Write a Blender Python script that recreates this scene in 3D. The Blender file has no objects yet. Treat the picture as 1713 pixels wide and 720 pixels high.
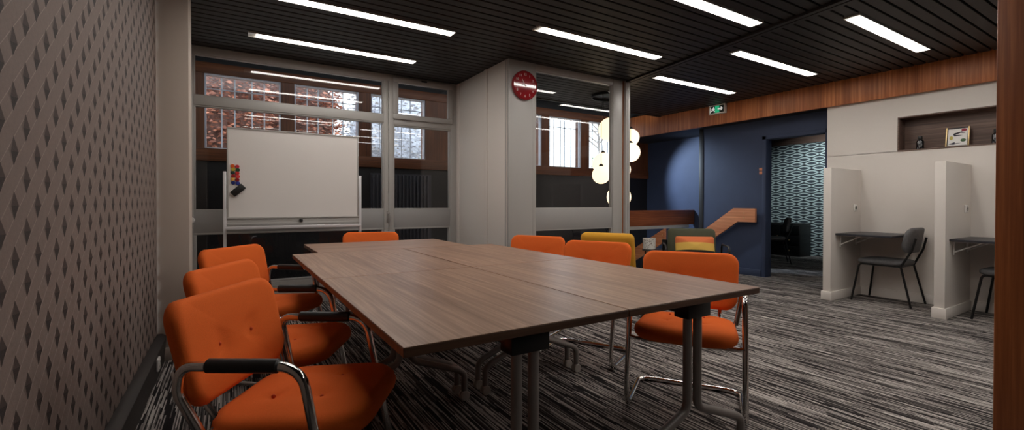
import bpy, bmesh, math, random
from mathutils import Vector, Matrix
random.seed(7)
PI = math.pi
SC = bpy.context.scene
COL = SC.collection

# ------------------------------------------------------------------ helpers
def s2l(r, g, b):
    f = lambda c: (c/255/12.92) if c/255 <= .04045 else ((c/255+.055)/1.055)**2.4
    return (f(r), f(g), f(b), 1.0)

def newmat(name):
    m = bpy.data.materials.new(name); m.use_nodes = True
    nt = m.node_tree
    return m, nt, nt.nodes['Principled BSDF']

def N(nt, typ, **kw):
    n = nt.nodes.new(typ)
    for k, v in kw.items():
        if k in ('operation', 'data_type', 'noise_dimensions', 'blend_type', 'feature', 'wave_type', 'bands_direction'):
            setattr(n, k, v)
        else:
            n.inputs[k].default_value = v
    return n

def plain(name, rgb, rough=.5, metal=0., bump=0., bscale=200., spec=None, coat=0., noise=0., nscale=8.):
    m, nt, p = newmat(name)
    c = s2l(*rgb)
    p.inputs['Base Color'].default_value = c
    p.inputs['Roughness'].default_value = rough
    p.inputs['Metallic'].default_value = metal
    if spec is not None: p.inputs['Specular IOR Level'].default_value = spec
    if coat: p.inputs['Coat Weight'].default_value = coat; p.inputs['Coat Roughness'].default_value = .03
    tc = nt.nodes.new('ShaderNodeTexCoord')
    if noise:
        n = N(nt, 'ShaderNodeTexNoise', Scale=nscale, Detail=4.)
        nt.links.new(tc.outputs['Object'], n.inputs['Vector'])
        r = nt.nodes.new('ShaderNodeValToRGB')
        r.color_ramp.elements[0].position = .3; r.color_ramp.elements[1].position = .7
        r.color_ramp.elements[0].color = tuple(x*(1-noise) for x in c[:3])+(1,)
        r.color_ramp.elements[1].color = tuple(min(1, x*(1+noise)) for x in c[:3])+(1,)
        nt.links.new(n.outputs['Fac'], r.inputs['Fac']); nt.links.new(r.outputs['Color'], p.inputs['Base Color'])
    if bump:
        n = N(nt, 'ShaderNodeTexNoise', Scale=bscale, Detail=3.)
        nt.links.new(tc.outputs['Object'], n.inputs['Vector'])
        b = N(nt, 'ShaderNodeBump', Strength=bump, Distance=.002)
        nt.links.new(n.outputs['Fac'], b.inputs['Height']); nt.links.new(b.outputs['Normal'], p.inputs['Normal'])
    return m

def wood(name, c1, c2, axis, rough=.4, fine=60., length=1.6, c3=None, coat=0., plank=None, plank_axis=1):
    """grain runs along `axis` (0,1,2)"""
    m, nt, p = newmat(name)
    tc = nt.nodes.new('ShaderNodeTexCoord')
    mp = nt.nodes.new('ShaderNodeMapping')
    sc = [fine]*3; sc[axis] = length
    mp.inputs['Scale'].default_value = sc
    nt.links.new(tc.outputs['Object'], mp.inputs['Vector'])
    n1 = N(nt, 'ShaderNodeTexNoise', Scale=1., Detail=5., Roughness=.65, Distortion=.15)
    nt.links.new(mp.outputs['Vector'], n1.inputs['Vector'])
    mp2 = nt.nodes.new('ShaderNodeMapping')
    sc2 = [fine*.16]*3; sc2[axis] = length*.35
    mp2.inputs['Scale'].default_value = sc2
    nt.links.new(tc.outputs['Object'], mp2.inputs['Vector'])
    n2 = N(nt, 'ShaderNodeTexNoise', Scale=1., Detail=3., Distortion=.3)
    nt.links.new(mp2.outputs['Vector'], n2.inputs['Vector'])
    mx = N(nt, 'ShaderNodeMath', operation='MULTIPLY_ADD')
    nt.links.new(n1.outputs['Fac'], mx.inputs[0]); mx.inputs[1].default_value = .65
    m2 = N(nt, 'ShaderNodeMath', operation='MULTIPLY'); m2.inputs[1].default_value = .35
    nt.links.new(n2.outputs['Fac'], m2.inputs[0]); nt.links.new(m2.outputs[0], mx.inputs[2])
    r = nt.nodes.new('ShaderNodeValToRGB')
    e = r.color_ramp.elements
    e[0].position = .36; e[0].color = s2l(*c1); e[1].position = .62; e[1].color = s2l(*c2)
    if c3:
        k = e.new(.5); k.color = s2l(*c3)
    nt.links.new(mx.outputs[0], r.inputs['Fac'])
    out = r.outputs['Color']
    if plank:
        sx = nt.nodes.new('ShaderNodeSeparateXYZ'); nt.links.new(tc.outputs['Object'], sx.inputs[0])
        d = N(nt, 'ShaderNodeMath', operation='DIVIDE'); d.inputs[1].default_value = plank
        nt.links.new(sx.outputs[plank_axis], d.inputs[0])
        fl = N(nt, 'ShaderNodeMath', operation='FLOOR'); nt.links.new(d.outputs[0], fl.inputs[0])
        fr = N(nt, 'ShaderNodeMath', operation='FRACT'); nt.links.new(d.outputs[0], fr.inputs[0])
        wn = nt.nodes.new('ShaderNodeTexWhiteNoise'); wn.noise_dimensions = '1D'
        nt.links.new(fl.outputs[0], wn.inputs['W'])
        mr = N(nt, 'ShaderNodeMapRange'); mr.inputs['To Min'].default_value = .90; mr.inputs['To Max'].default_value = 1.08
        nt.links.new(wn.outputs['Value'], mr.inputs['Value'])
        gp = N(nt, 'ShaderNodeMath', operation='GREATER_THAN'); gp.inputs[1].default_value = .025
        nt.links.new(fr.outputs[0], gp.inputs[0])
        mm = N(nt, 'ShaderNodeMath', operation='MULTIPLY')
        nt.links.new(mr.outputs[0], mm.inputs[0])
        gm = N(nt, 'ShaderNodeMapRange'); gm.inputs['To Min'].default_value = .6
        nt.links.new(gp.outputs[0], gm.inputs['Value']); nt.links.new(gm.outputs[0], mm.inputs[1])
        mul = nt.nodes.new('ShaderNodeVectorMath'); mul.operation = 'SCALE'
        nt.links.new(out, mul.inputs[0]); nt.links.new(mm.outputs[0], mul.inputs['Scale'])
        out = mul.outputs[0]
    nt.links.new(out, p.inputs['Base Color'])
    p.inputs['Roughness'].default_value = rough
    if coat: p.inputs['Coat Weight'].default_value = coat; p.inputs['Coat Roughness'].default_value = .15
    b = N(nt, 'ShaderNodeBump', Strength=.12, Distance=.001)
    nt.links.new(n1.outputs['Fac'], b.inputs['Height']); nt.links.new(b.outputs['Normal'], p.inputs['Normal'])
    return m

def emit(name, rgb, strength):
    m, nt, p = newmat(name)
    p.inputs['Base Color'].default_value = s2l(*rgb)
    p.inputs['Emission Color'].default_value = s2l(*rgb)
    p.inputs['Emission Strength'].default_value = strength
    return m

def glassmat(name, tint=(1, 1, 1), ior=1.5, boost=1.0):
    m = bpy.data.materials.new(name); m.use_nodes = True
    nt = m.node_tree; nt.nodes.clear()
    o = nt.nodes.new('ShaderNodeOutputMaterial')
    t = nt.nodes.new('ShaderNodeBsdfTransparent'); t.inputs['Color'].default_value = (*tint, 1)
    g = nt.nodes.new('ShaderNodeBsdfGlossy'); g.inputs['Roughness'].default_value = .0
    f = nt.nodes.new('ShaderNodeFresnel'); f.inputs['IOR'].default_value = ior
    mu = N(nt, 'ShaderNodeMath', operation='MULTIPLY'); mu.inputs[1].default_value = boost
    nt.links.new(f.outputs[0], mu.inputs[0])
    ge = nt.nodes.new('ShaderNodeNewGeometry')
    inv = N(nt, 'ShaderNodeMath', operation='SUBTRACT'); inv.inputs[0].default_value = 1.
    nt.links.new(ge.outputs['Backfacing'], inv.inputs[1])
    m3 = N(nt, 'ShaderNodeMath', operation='MULTIPLY'); m3.use_clamp = True
    nt.links.new(mu.outputs[0], m3.inputs[0]); nt.links.new(inv.outputs[0], m3.inputs[1])
    x = nt.nodes.new('ShaderNodeMixShader')
    nt.links.new(m3.outputs[0], x.inputs[0]); nt.links.new(t.outputs[0], x.inputs[1]); nt.links.new(g.outputs[0], x.inputs[2])
    nt.links.new(x.outputs[0], o.inputs[0])
    return m

class MB:
    def __init__(s):
        s.bm = bmesh.new(); s.sm = True
    def box(s, lo, hi, bev=0., seg=2, rot=None, piv=None):
        t = bmesh.new(); bmesh.ops.create_cube(t, size=1)
        lo = Vector(lo); hi = Vector(hi); c = (lo+hi)/2; d = hi-lo
        for v in t.verts: v.co = Vector((v.co.x*d.x, v.co.y*d.y, v.co.z*d.z))
        if bev: bmesh.ops.bevel(t, geom=t.edges[:], offset=min(bev, min(abs(x) for x in d)*.45), segments=seg, affect='EDGES', profile=.5)
        M = Matrix.Translation(c)
        if rot is not None: 
            if piv is None: M = Matrix.Translation(c) @ rot
            else: M = Matrix.Translation(Vector(piv)) @ rot @ Matrix.Translation(c-Vector(piv))
        s.merge(t, M); return s
    def merge(s, t, M=None, mi=None):
        vm = {}
        for v in t.verts: vm[v] = s.bm.verts.new(M @ v.co if M else v.co)
        for f in t.faces:
            try:
                nf = s.bm.faces.new([vm[v] for v in f.verts]); nf.material_index = f.material_index if mi is None else mi
            except ValueError: pass
        t.free()
    def tube(s, pts, r, fil=0., seg=10, closed=False, fs=6):
        P = [Vector(p) for p in pts]
        path = []
        n = len(P)
        if fil > 0 and n > 2:
            idx = range(n) if closed else range(n)
            for i in idx:
                if not closed and i in (0, n-1): path.append(P[i]); continue
                a, b, c = P[i-1], P[i], P[(i+1) % n]
                d1 = (a-b); d2 = (c-b); l1 = d1.length; l2 = d2.length; d1.normalize(); d2.normalize()
                ang = d1.angle(d2)
                if ang > PI-.02: path.append(b); continue
                k = min(fil/math.tan(ang/2), l1*.48, l2*.48)
                rr = k*math.tan(ang/2)
                A = b+d1*k; B = b+d2*k
                bis = (d1+d2).normalized(); cen = b+bis*(rr/math.sin(ang/2))
                va = A-cen; vb = B-cen; tot = va.angle(vb); ax = va.cross(vb).normalized()
                for j in range(fs+1):
                    path.append(cen + Matrix.Rotation(tot*j/fs, 3, ax) @ va)
        else: path = P
        m = len(path)
        tan = []
        for i in range(m):
            a = path[i-1] if (i > 0 or closed) else path[i]
            b = path[(i+1) % m] if (i < m-1 or closed) else path[i]
            tan.append((b-a).normalized())
        up = Vector((0, 0, 1)) if abs(tan[0].z) < .9 else Vector((1, 0, 0))
        nrm = tan[0].cross(up).normalized()
        rings = []
        for i in range(m):
            if i: 
                q = tan[i-1].rotation_difference(tan[i]); nrm = (q @ nrm)
            nrm = (nrm - tan[i]*nrm.dot(tan[i])).normalized()
            bn = tan[i].cross(nrm)
            ri = r[min(i, len(r)-1)] if isinstance(r, (list, tuple)) else r
            rings.append([s.bm.verts.new(path[i]+(nrm*math.cos(2*PI*k/seg)+bn*math.sin(2*PI*k/seg))*ri) for k in range(seg)])
        for i in range(m if closed else m-1):
            A = rings[i]; B = rings[(i+1) % m]
            for k in range(seg):
                s.bm.faces.new((A[k], A[(k+1) % seg], B[(k+1) % seg], B[k]))
        if not closed:
            s.bm.faces.new(rings[0][::-1]); s.bm.faces.new(rings[-1])
        return s
    def lathe(s, prof, c=(0, 0, 0), seg=32, axis='z', caps=True):
        c = Vector(c); rings = []
        def place(r, h, k):
            a = 2*PI*k/seg; x, y = r*math.cos(a), r*math.sin(a)
            if axis == 'z': return c+Vector((x, y, h))
            if axis == 'y': return c+Vector((x, h, -y))
            return c+Vector((h, x, y))
        for r, h in prof:
            rings.append([s.bm.verts.new(place(max(r, 1e-4), h, k)) for k in range(seg)])
        for A, B in zip(rings, rings[1:]):
            for k in range(seg): s.bm.faces.new((A[k], A[(k+1) % seg], B[(k+1) % seg], B[k]))
        if caps: s.bm.faces.new(rings[0][::-1]); s.bm.faces.new(rings[-1])
        return s
    def sphere(s, c, r, u=28, v=16):
        prof = [(r*math.sin(PI*i/v), -r*math.cos(PI*i/v)) for i in range(v+1)]
        prof[0] = (1e-4, -r); prof[-1] = (1e-4, r)
        return s.lathe(prof, c, u)
    def prism(s, poly, d0, d1, axis='z', mi=0):
        """poly in the plane perpendicular to axis"""
        def P(a, b, h):
            return {'z': (a, b, h), 'y': (a, h, b), 'x': (h, a, b)}[axis]
        A = [s.bm.verts.new(P(a, b, d0)) for a, b in poly]; B = [s.bm.verts.new(P(a, b, d1)) for a, b in poly]
        n = len(poly)
        for i in range(n): s.bm.faces.new((A[i], A[(i+1) % n], B[(i+1) % n], B[i]))
        s.bm.faces.new(A[::-1]); s.bm.faces.new(B)
        return s
    def frame(s, x0, x1, z0, z1, w, y0, y1, axis='y', bev=.003):
        for a, b, c, d in ((x0, x1, z0, z0+w), (x0, x1, z1-w, z1), (x0, x0+w, z0+w, z1-w), (x1-w, x1, z0+w, z1-w)):
            if axis == 'y': s.box((a, y0, c), (b, y1, d), bev)
            else: s.box((y0, a, c), (y1, b, d), bev)
        return s
    def xf(s, M):
        for v in s.bm.verts: v.co = M @ v.co
        return s
    def build(s, name, mat, parent=None, loc=None, rot=None, label=None, angle=35., mats=None):
        bmesh.ops.recalc_face_normals(s.bm, faces=s.bm.faces[:])
        me = bpy.data.meshes.new(name); s.bm.to_mesh(me); s.bm.free()
        for f in me.polygons: f.use_smooth = True
        me.set_sharp_from_angle(angle=math.radians(angle))
        for m in (mats or [mat]): me.materials.append(m)
        o = bpy.data.objects.new(name, me); COL.objects.link(o)
        if parent is not None: o.parent = parent
        if loc: o.location = loc
        if rot: o.rotation_euler = rot
        if label: o['label'] = label
        return o

def tag(o, label=None, cat=None, group=None, kind=None):
    if label: o['label'] = label
    if cat: o['category'] = cat
    if group: o['group'] = group
    if kind: o['kind'] = kind
    return o

def thing(name, label, cat, loc=(0, 0, 0), rz=0., group=None):
    o = bpy.data.objects.new(name, None); COL.objects.link(o)
    o.location = loc; o.rotation_euler = (0, 0, rz); o.empty_display_size = .1
    return tag(o, label, cat, group)

def empty_struct(name, label=None):
    o = bpy.data.objects.new(name, None); COL.objects.link(o)
    o['kind'] = 'structure'
    if label: o['label'] = label
    return o

def struct(name, mb, mat, label=None, **kw):
    o = mb.build(name, mat, label=label, **kw); o['kind'] = 'structure'; return o

def copy_tree(o, parent=None):
    c = o.copy(); COL.objects.link(c)
    if parent is not None: c.parent = parent
    for ch in list(o.children): copy_tree(ch, c)
    return c

def outline(w, h, R, n=8):
    pts = []
    for cx, cy, a0 in ((w/2-R, h/2-R, 0), (-w/2+R, h/2-R, 90), (-w/2+R, -h/2+R, 180), (w/2-R, -h/2+R, 270)):
        for k in range(n+1):
            a = math.radians(a0+90*k/n); pts.append((cx+R*math.cos(a), cy+R*math.sin(a)))
    return pts

def cushion(pts, t, crown=.02, edge=.5, rings=12, dimples=(), dd=.018, ds=.03, back_crown=.006):
    """padded slab in the XY plane, front towards +Z; returns MB. dimples (x,y) on the front"""
    mb = MB(); bm = mb.bm
    n = len(pts)
    def zf(x, y, s, front):
        base = t/2+(crown if front else back_crown)*(1-s*s)
        if front:
            for dx, dy in dimples:
                base -= dd*math.exp(-((x-dx)**2+(y-dy)**2)/(2*ds*ds)) + dd*.6*math.exp(-((x-dx)**2+(y-dy)**2)/(2*(ds*.3)**2))
        return base if front else -base
    ls = []
    er = t*edge
    W = max(p[0] for p in pts)
    # edge roll: from front face ring to back face ring
    prof = []
    for k in range(7):
        a = PI/2-PI*k/6
        prof.append((er*math.cos(a), (t/2)*math.sin(a)))
    inner = [(p[0]*(1-er/W), p[1]*(1-er/W)) for p in pts]
    def ringpts(s): return [(p[0]*s, p[1]*s) for p in inner]
    fr = []
    for i in range(rings+1):
        s = 1-i/rings
        if i == rings: break
        fr.append([bm.verts.new((x, y, zf(x, y, s, True))) for x, y in ringpts(s)])
    cf = bm.verts.new((0, 0, zf(0, 0, 0, True)))
    bk = []
    for i in range(0, rings, 3):
        s = 1-i/rings
        bk.append([bm.verts.new((x, y, zf(x, y, s, False))) for x, y in ringpts(s)])
    cb = bm.verts.new((0, 0, zf(0, 0, 0, False)))
    mid = []
    for off, z in prof[1:-1]:
        rr = []
        for (x, y) in inner:
            l = math.hypot(x, y) or 1
            rr.append(bm.verts.new((x+x/l*off, y+y/l*off, z)))
        mid.append(rr)
    seq = [fr[-1-i] for i in range(len(fr))] + mid + bk
    for A, B in zip(seq, seq[1:]):
        for k in range(n): bm.faces.new((A[k], A[(k+1) % n], B[(k+1) % n], B[k]))
    for k in range(n):
        bm.faces.new((cf, fr[-1][k], fr[-1][(k+1) % n])); bm.faces.new((cb, bk[-1][(k+1) % n], bk[-1][k]))
    return mb

def text_mb(txt, size, depth=.001):
    cu = bpy.data.curves.new('t', 'FONT'); cu.body = txt; cu.size = size; cu.align_x = 'CENTER'; cu.align_y = 'CENTER'; cu.extrude = depth
    o = bpy.data.objects.new('t', cu); COL.objects.link(o)
    dg = bpy.context.evaluated_depsgraph_get(); dg.update()
    me = bpy.data.meshes.new_from_object(o.evaluated_get(dg))
    bm = bmesh.new(); bm.from_mesh(me)
    bpy.data.objects.remove(o); bpy.data.curves.remove(cu); bpy.data.meshes.remove(me)
    return bm

def RX(a): return Matrix.Rotation(a, 4, 'X')
def RY(a): return Matrix.Rotation(a, 4, 'Y')
def RZ(a): return Matrix.Rotation(a, 4, 'Z')
def T(x, y, z): return Matrix.Translation((x, y, z))

# ------------------------------------------------------------------ camera
F, YAW, PIT, ROL, CY = 761.3, math.radians(31.7575), math.radians(-.5096), math.radians(.098), 346.0
fw = Vector((math.sin(YAW)*math.cos(PIT), math.cos(YAW)*math.cos(PIT), math.sin(PIT)))
r_ = Vector((math.cos(YAW), -math.sin(YAW), 0)); u_ = r_.cross(fw)
r2 = r_*math.cos(ROL)+u_*math.sin(ROL); u2 = -r_*math.sin(ROL)+u_*math.cos(ROL)
cam = bpy.data.cameras.new('camera'); co = bpy.data.objects.new('camera', cam); COL.objects.link(co)
M = Matrix(((r2.x, u2.x, -fw.x, 0), (r2.y, u2.y, -fw.y, 0), (r2.z, u2.z, -fw.z, 1.10), (0, 0, 0, 1)))
co.matrix_world = M
cam.sensor_width = 36; cam.lens = 36*F/1713; cam.shift_y = (CY-360)/1713; cam.clip_start = .03
SC.camera = co

# ------------------------------------------------------------------ materials
m_ceil = plain('black_ceiling', (35, 32, 31), .55, bump=.1)
m_ceilgap = plain('ceiling_gap', (14, 13, 13), .8)
m_beige = plain('beige_wallpaper', (188, 175, 163), .8, bump=.25, bscale=400)
m_white = plain('white_wall_paint', (222, 215, 208), .75, bump=.1, bscale=300)
m_alu = plain('grey_painted_metal', (174, 171, 167), .38, bump=.03)
m_alu2 = plain('grey_panel_metal', (160, 158, 156), .42)
m_blue = plain('navy_wall_paint', (47, 58, 84), .7, bump=.15, bscale=250, noise=.06, nscale=5)
m_navy = plain('black_navy_panel', (20, 19, 23), .6, noise=.1)
m_wallpaper = plain('taupe_wallpaper', (122, 107, 100), .72, bump=.35, bscale=350, noise=.06, nscale=90)
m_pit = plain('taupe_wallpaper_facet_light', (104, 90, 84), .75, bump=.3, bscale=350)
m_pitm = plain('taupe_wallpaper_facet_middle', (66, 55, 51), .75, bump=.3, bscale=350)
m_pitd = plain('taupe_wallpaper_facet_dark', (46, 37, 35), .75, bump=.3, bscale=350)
def strip_lines(m):
    nt = m.node_tree; p = nt.nodes['Principled BSDF']
    src = p.inputs['Base Color'].links[0].from_socket
    tc = nt.nodes.new('ShaderNodeTexCoord'); sx = nt.nodes.new('ShaderNodeSeparateXYZ'); nt.links.new(tc.outputs['Object'], sx.inputs[0])
    def mt(op, a, b=None):
        n = N(nt, 'ShaderNodeMath', operation=op)
        for i, v in enumerate((a, b)):
            if v is None: continue
            if isinstance(v, (int, float)): n.inputs[i].default_value = v
            else: nt.links.new(v, n.inputs[i])
        return n.outputs[0]
    pz = mt('ADD', mt('DIVIDE', mt('SUBTRACT', sx.outputs[1], 1.518), -.151), mt('DIVIDE', mt('SUBTRACT', sx.outputs[2], 1.476), .1285))
    fr = mt('ABSOLUTE', mt('SUBTRACT', mt('FRACT', pz), .5))
    ln = mt('LESS_THAN', mt('ABSOLUTE', mt('SUBTRACT', fr, .26)), .011)
    mx = nt.nodes.new('ShaderNodeMix'); mx.data_type = 'RGBA'
    nt.links.new(mt('MULTIPLY', ln, .5), mx.inputs[0]); nt.links.new(src, mx.inputs[6]); mx.inputs[7].default_value = s2l(176, 158, 148)
    nt.links.new(mx.outputs[2], p.inputs['Base Color'])
strip_lines(m_wallpaper)
m_black = plain('black_plastic', (24, 23, 23), .45)
m_blackmetal = plain('black_metal', (20, 20, 21), .35, .3)
m_plinth = plain('dark_plinth', (40, 35, 34), .5)
m_chrome = plain('chrome', (215, 212, 208), .12, 1.)
m_steel = plain('grey_tube_metal', (150, 144, 140), .4, .35)
m_orange = plain('orange_fabric', (228, 106, 44), .85, bump=.5, bscale=700, noise=.05, nscale=300, spec=.15)
m_orange2 = plain('orange_button_fabric', (196, 66, 20), .85)
m_fascia = wood('fascia_wood', (146, 82, 44), (206, 132, 80), 2, .45, 40, 1.2, (178, 104, 58), plank=.16, plank_axis=1)
m_rail = wood('rail_wood', (112, 60, 36), (166, 98, 62), 0, .4, 45, 1.5, (138, 78, 48))
m_handrail = wood('handrail_wood', (180, 112, 78), (226, 160, 118), 1, .4, 45, 1.5, (204, 136, 98))
m_post = wood('post_wood', (142, 78, 40), (190, 114, 62), 2, .42, 90, 2., (164, 94, 50))
m_ext = wood('window_wood', (86, 47, 24), (134, 80, 44), 2, .5, 50, 1.5, (110, 62, 33))
m_ext_h = wood('window_wood_horizontal', (86, 47, 24), (134, 80, 44), 0, .5, 50, 1.5, (110, 62, 33))
m_tabY = wood('tabletop_laminate', (118, 86, 67), (168, 134, 111), 1, .38, 70, 1.8, (143, 110, 89))
m_edge = wood('tabletop_edge', (84, 58, 42), (118, 84, 62), 0, .45, 60, 2.)
m_niche = wood('niche_walnut', (78, 60, 52), (122, 98, 86), 1, .45, 60, 1.5, (100, 78, 68))
m_glass = glassmat('pane_glass', (.95, .96, .96), 1.5, 1.5)
m_glass_ext = glassmat('window_glass', (.97, .98, .98), 1.45)
m_wb = plain('whiteboard_enamel', (232, 228, 224), .22, spec=.4)
m_wframe = plain('white_stand_metal', (214, 212, 214), .35, .2)
m_light = emit('lamp_diffuser', (255, 249, 242), 14.)
m_louver = plain('lamp_aluminium', (225, 222, 216), .3, .6)
m_globe = emit('opal_globe', (255, 228, 190), 1.25)
m_red = plain('clock_red', (150, 26, 34), .08, coat=1.)
m_redrim = plain('clock_rim', (140, 24, 32), .25, coat=.5)
m_paper = plain('white_paint', (235, 232, 228), .5)
m_num = plain('clock_numerals_pale', (238, 214, 210), .6)
m_greyfab = plain('grey_chair_fabric', (98, 97, 98), .85, bump=.4, bscale=500, noise=.1, nscale=60)
m_greenfab = plain('olive_fabric', (72, 74, 56), .9, bump=.4, bscale=500)
m_yellow = plain('mustard_fabric', (206, 150, 36), .88, bump=.4, bscale=500)
m_darkdesk = plain('dark_desk', (44, 44, 50), .4)
m_copper = plain('copper_switch', (206, 140, 108), .3, .6)
m_green = plain('exit_green', (16, 120, 84), .5)
m_exit_white = emit('exit_white', (240, 240, 236), .35)
m_bottle = plain('dark_bottle_glass', (16, 14, 18), .12, coat=.6)
m_gold = plain('gold_frame', (206, 178, 130), .3, .8)
m_leafbrown = plain('leaf_brown', (158, 106, 90), .8)
m_leafrust = plain('leaf_rust', (196, 130, 104), .8)
m_leafgrey = plain('leaf_grey', (176, 176, 188), .8)
m_leafgreen = plain('leaf_green', (120, 160, 104), .8)
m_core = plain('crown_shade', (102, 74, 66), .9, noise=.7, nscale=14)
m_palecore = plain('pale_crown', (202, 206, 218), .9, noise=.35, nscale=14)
m_bark = plain('bark', (120, 106, 98), .9, bump=.4, bscale=60)
m_bark2 = plain('bark_pale', (176, 170, 166), .9)
m_darkwall = plain('dark_brown_wall', (58, 48, 44), .7)
m_ground = plain('outdoor_ground', (140, 132, 122), .9, noise=.2, nscale=3)
m_bar = plain('white_bar_paint', (210, 214, 226), .4)

def carpet():
    m, nt, p = newmat('striped_carpet')
    tc = nt.nodes.new('ShaderNodeTexCoord')
    sx = nt.nodes.new('ShaderNodeSeparateXYZ'); nt.links.new(tc.outputs['Object'], sx.inputs[0])
    def math_(op, a, b=None, c=None):
        n = N(nt, 'ShaderNodeMath', operation=op)
        for i, v in enumerate((a, b, c)):
            if v is None: continue
            if isinstance(v, (int, float)): n.inputs[i].default_value = v
            else: nt.links.new(v, n.inputs[i])
        return n.outputs[0]
    def layer(w, L, seed):
        col = math_('FLOOR', math_('DIVIDE', sx.outputs[0], w))
        wn = nt.nodes.new('ShaderNodeTexWhiteNoise'); wn.noise_dimensions = '1D'
        nt.links.new(math_('ADD', col, seed), wn.inputs['W'])
        yy = math_('DIVIDE', math_('ADD', sx.outputs[1], math_('MULTIPLY', wn.outputs['Value'], 9.)), L)
        row = math_('FLOOR', yy)
        cv = nt.nodes.new('ShaderNodeCombineXYZ'); nt.links.new(col, cv.inputs[0]); nt.links.new(row, cv.inputs[1]); cv.inputs[2].default_value = seed
        w2 = nt.nodes.new('ShaderNodeTexWhiteNoise'); w2.noise_dimensions = '3D'; nt.links.new(cv.outputs[0], w2.inputs['Vector'])
        return w2.outputs['Value']
    v = math_('MULTIPLY_ADD', layer(.0058, .26, 3.), .74, math_('MULTIPLY', layer(.013, .5, 11.), .26))
    r = nt.nodes.new('ShaderNodeValToRGB'); r.color_ramp.interpolation = 'LINEAR'
    e = r.color_ramp.elements
    e[0].position = .36; e[0].color = s2l(40, 37, 38)
    e[1].position = .82; e[1].color = s2l(196, 188, 182)
    k = e.new(.48); k.color = s2l(78, 73, 72)
    k = e.new(.62); k.color = s2l(132, 125, 121)
    nt.links.new(v, r.inputs['Fac'])
    n = N(nt, 'ShaderNodeTexNoise', Scale=420., Detail=2.)
    nt.links.new(tc.outputs['Object'], n.inputs['Vector'])
    mr = N(nt, 'ShaderNodeMapRange'); mr.inputs['From Min'].default_value = .3; mr.inputs['From Max'].default_value = .7
    mr.inputs['To Min'].default_value = .55; mr.inputs['To Max'].default_value = 1.3
    nt.links.new(n.outputs['Fac'], mr.inputs['Value'])
    sc = nt.nodes.new('ShaderNodeVectorMath'); sc.operation = 'SCALE'
    nt.links.new(r.outputs['Color'], sc.inputs[0]); nt.links.new(mr.outputs[0], sc.inputs['Scale'])
    nt.links.new(sc.outputs[0], p.inputs['Base Color'])
    p.inputs['Roughness'].default_value = .95; p.inputs['Specular IOR Level'].default_value = .1
    b = N(nt, 'ShaderNodeBump', Strength=.5, Distance=.003)
    nt.links.new(n.outputs['Fac'], b.inputs['Height']); nt.links.new(b.outputs['Normal'], p.inputs['Normal'])
    return m
m_carpet = carpet()

def scallop():
    m, nt, p = newmat('scallop_wallpaper')
    tc = nt.nodes.new('ShaderNodeTexCoord')
    sx = nt.nodes.new('ShaderNodeSeparateXYZ'); nt.links.new(tc.outputs['Object'], sx.inputs[0])
    def mt(op, a, b=None):
        n = N(nt, 'ShaderNodeMath', operation=op)
        for i, v in enumerate((a, b)):
            if v is None: continue
            if isinstance(v, (int, float)): n.inputs[i].default_value = v
            else: nt.links.new(v, n.inputs[i])
        return n.outputs[0]
    v = mt('DIVIDE', sx.outputs[2], .094)
    row = mt('FLOOR', v)
    odd = mt('FLOORED_MODULO', row, 2.)
    u = mt('ADD', mt('DIVIDE', sx.outputs[1], .29), mt('MULTIPLY', odd, .5))
    du = mt('SUBTRACT', mt('FRACT', u), .5); dv = mt('ABSOLUTE', mt('SUBTRACT', mt('FRACT', v), .5))
    lens = mt('SUBTRACT', mt('MULTIPLY', mt('COSINE', mt('MULTIPLY', du, PI)), .52), dv)
    r = nt.nodes.new('ShaderNodeValToRGB'); r.color_ramp.interpolation = 'CONSTANT'
    e = r.color_ramp.elements
    e[0].position = 0; e[0].color = s2l(34, 38, 42)
    e[1].position = .46; e[1].color = s2l(146, 162, 162)
    k = e.new(.60); k.color = s2l(186, 198, 196)
    k = e.new(.72); k.color = s2l(48, 56, 62)
    nt.links.new(mt('ADD', lens, .5), r.inputs['Fac'])
    nt.links.new(r.outputs['Color'], p.inputs['Base Color']); p.inputs['Roughness'].default_value = .6
    return m
m_scallop = scallop()

def bands(name, axis, stops, rough=.85):
    """colour bands along object axis, stops [(pos,rgb)] pos in metres"""
    m, nt, p = newmat(name)
    tc = nt.nodes.new('ShaderNodeTexCoord')
    sx = nt.nodes.new('ShaderNodeSeparateXYZ'); nt.links.new(tc.outputs['Object'], sx.inputs[0])
    mr = N(nt, 'ShaderNodeMapRange'); lo = stops[0][0]; hi = stops[-1][0]+.1
    mr.inputs['From Min'].default_value = lo; mr.inputs['From Max'].default_value = hi
    nt.links.new(sx.outputs[axis], mr.inputs['Value'])
    r = nt.nodes.new('ShaderNodeValToRGB'); r.color_ramp.interpolation = 'CONSTANT'
    e = r.color_ramp.elements
    e[0].position = 0; e[0].color = s2l(*stops[0][1])
    e[1].position = (stops[1][0]-lo)/(hi-lo); e[1].color = s2l(*stops[1][1])
    for ps, c in stops[2:]:
        k = e.new((ps-lo)/(hi-lo)); k.color = s2l(*c)
    nt.links.new(mr.outputs[0], r.inputs['Fac']); nt.links.new(r.outputs['Color'], p.inputs['Base Color'])
    p.inputs['Roughness'].default_value = rough
    return m
m_cushion = bands('striped_cushion', 1, [(-.15, (30, 28, 28)), (-.045, (222, 178, 84)), (.05, (214, 112, 62))])

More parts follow.
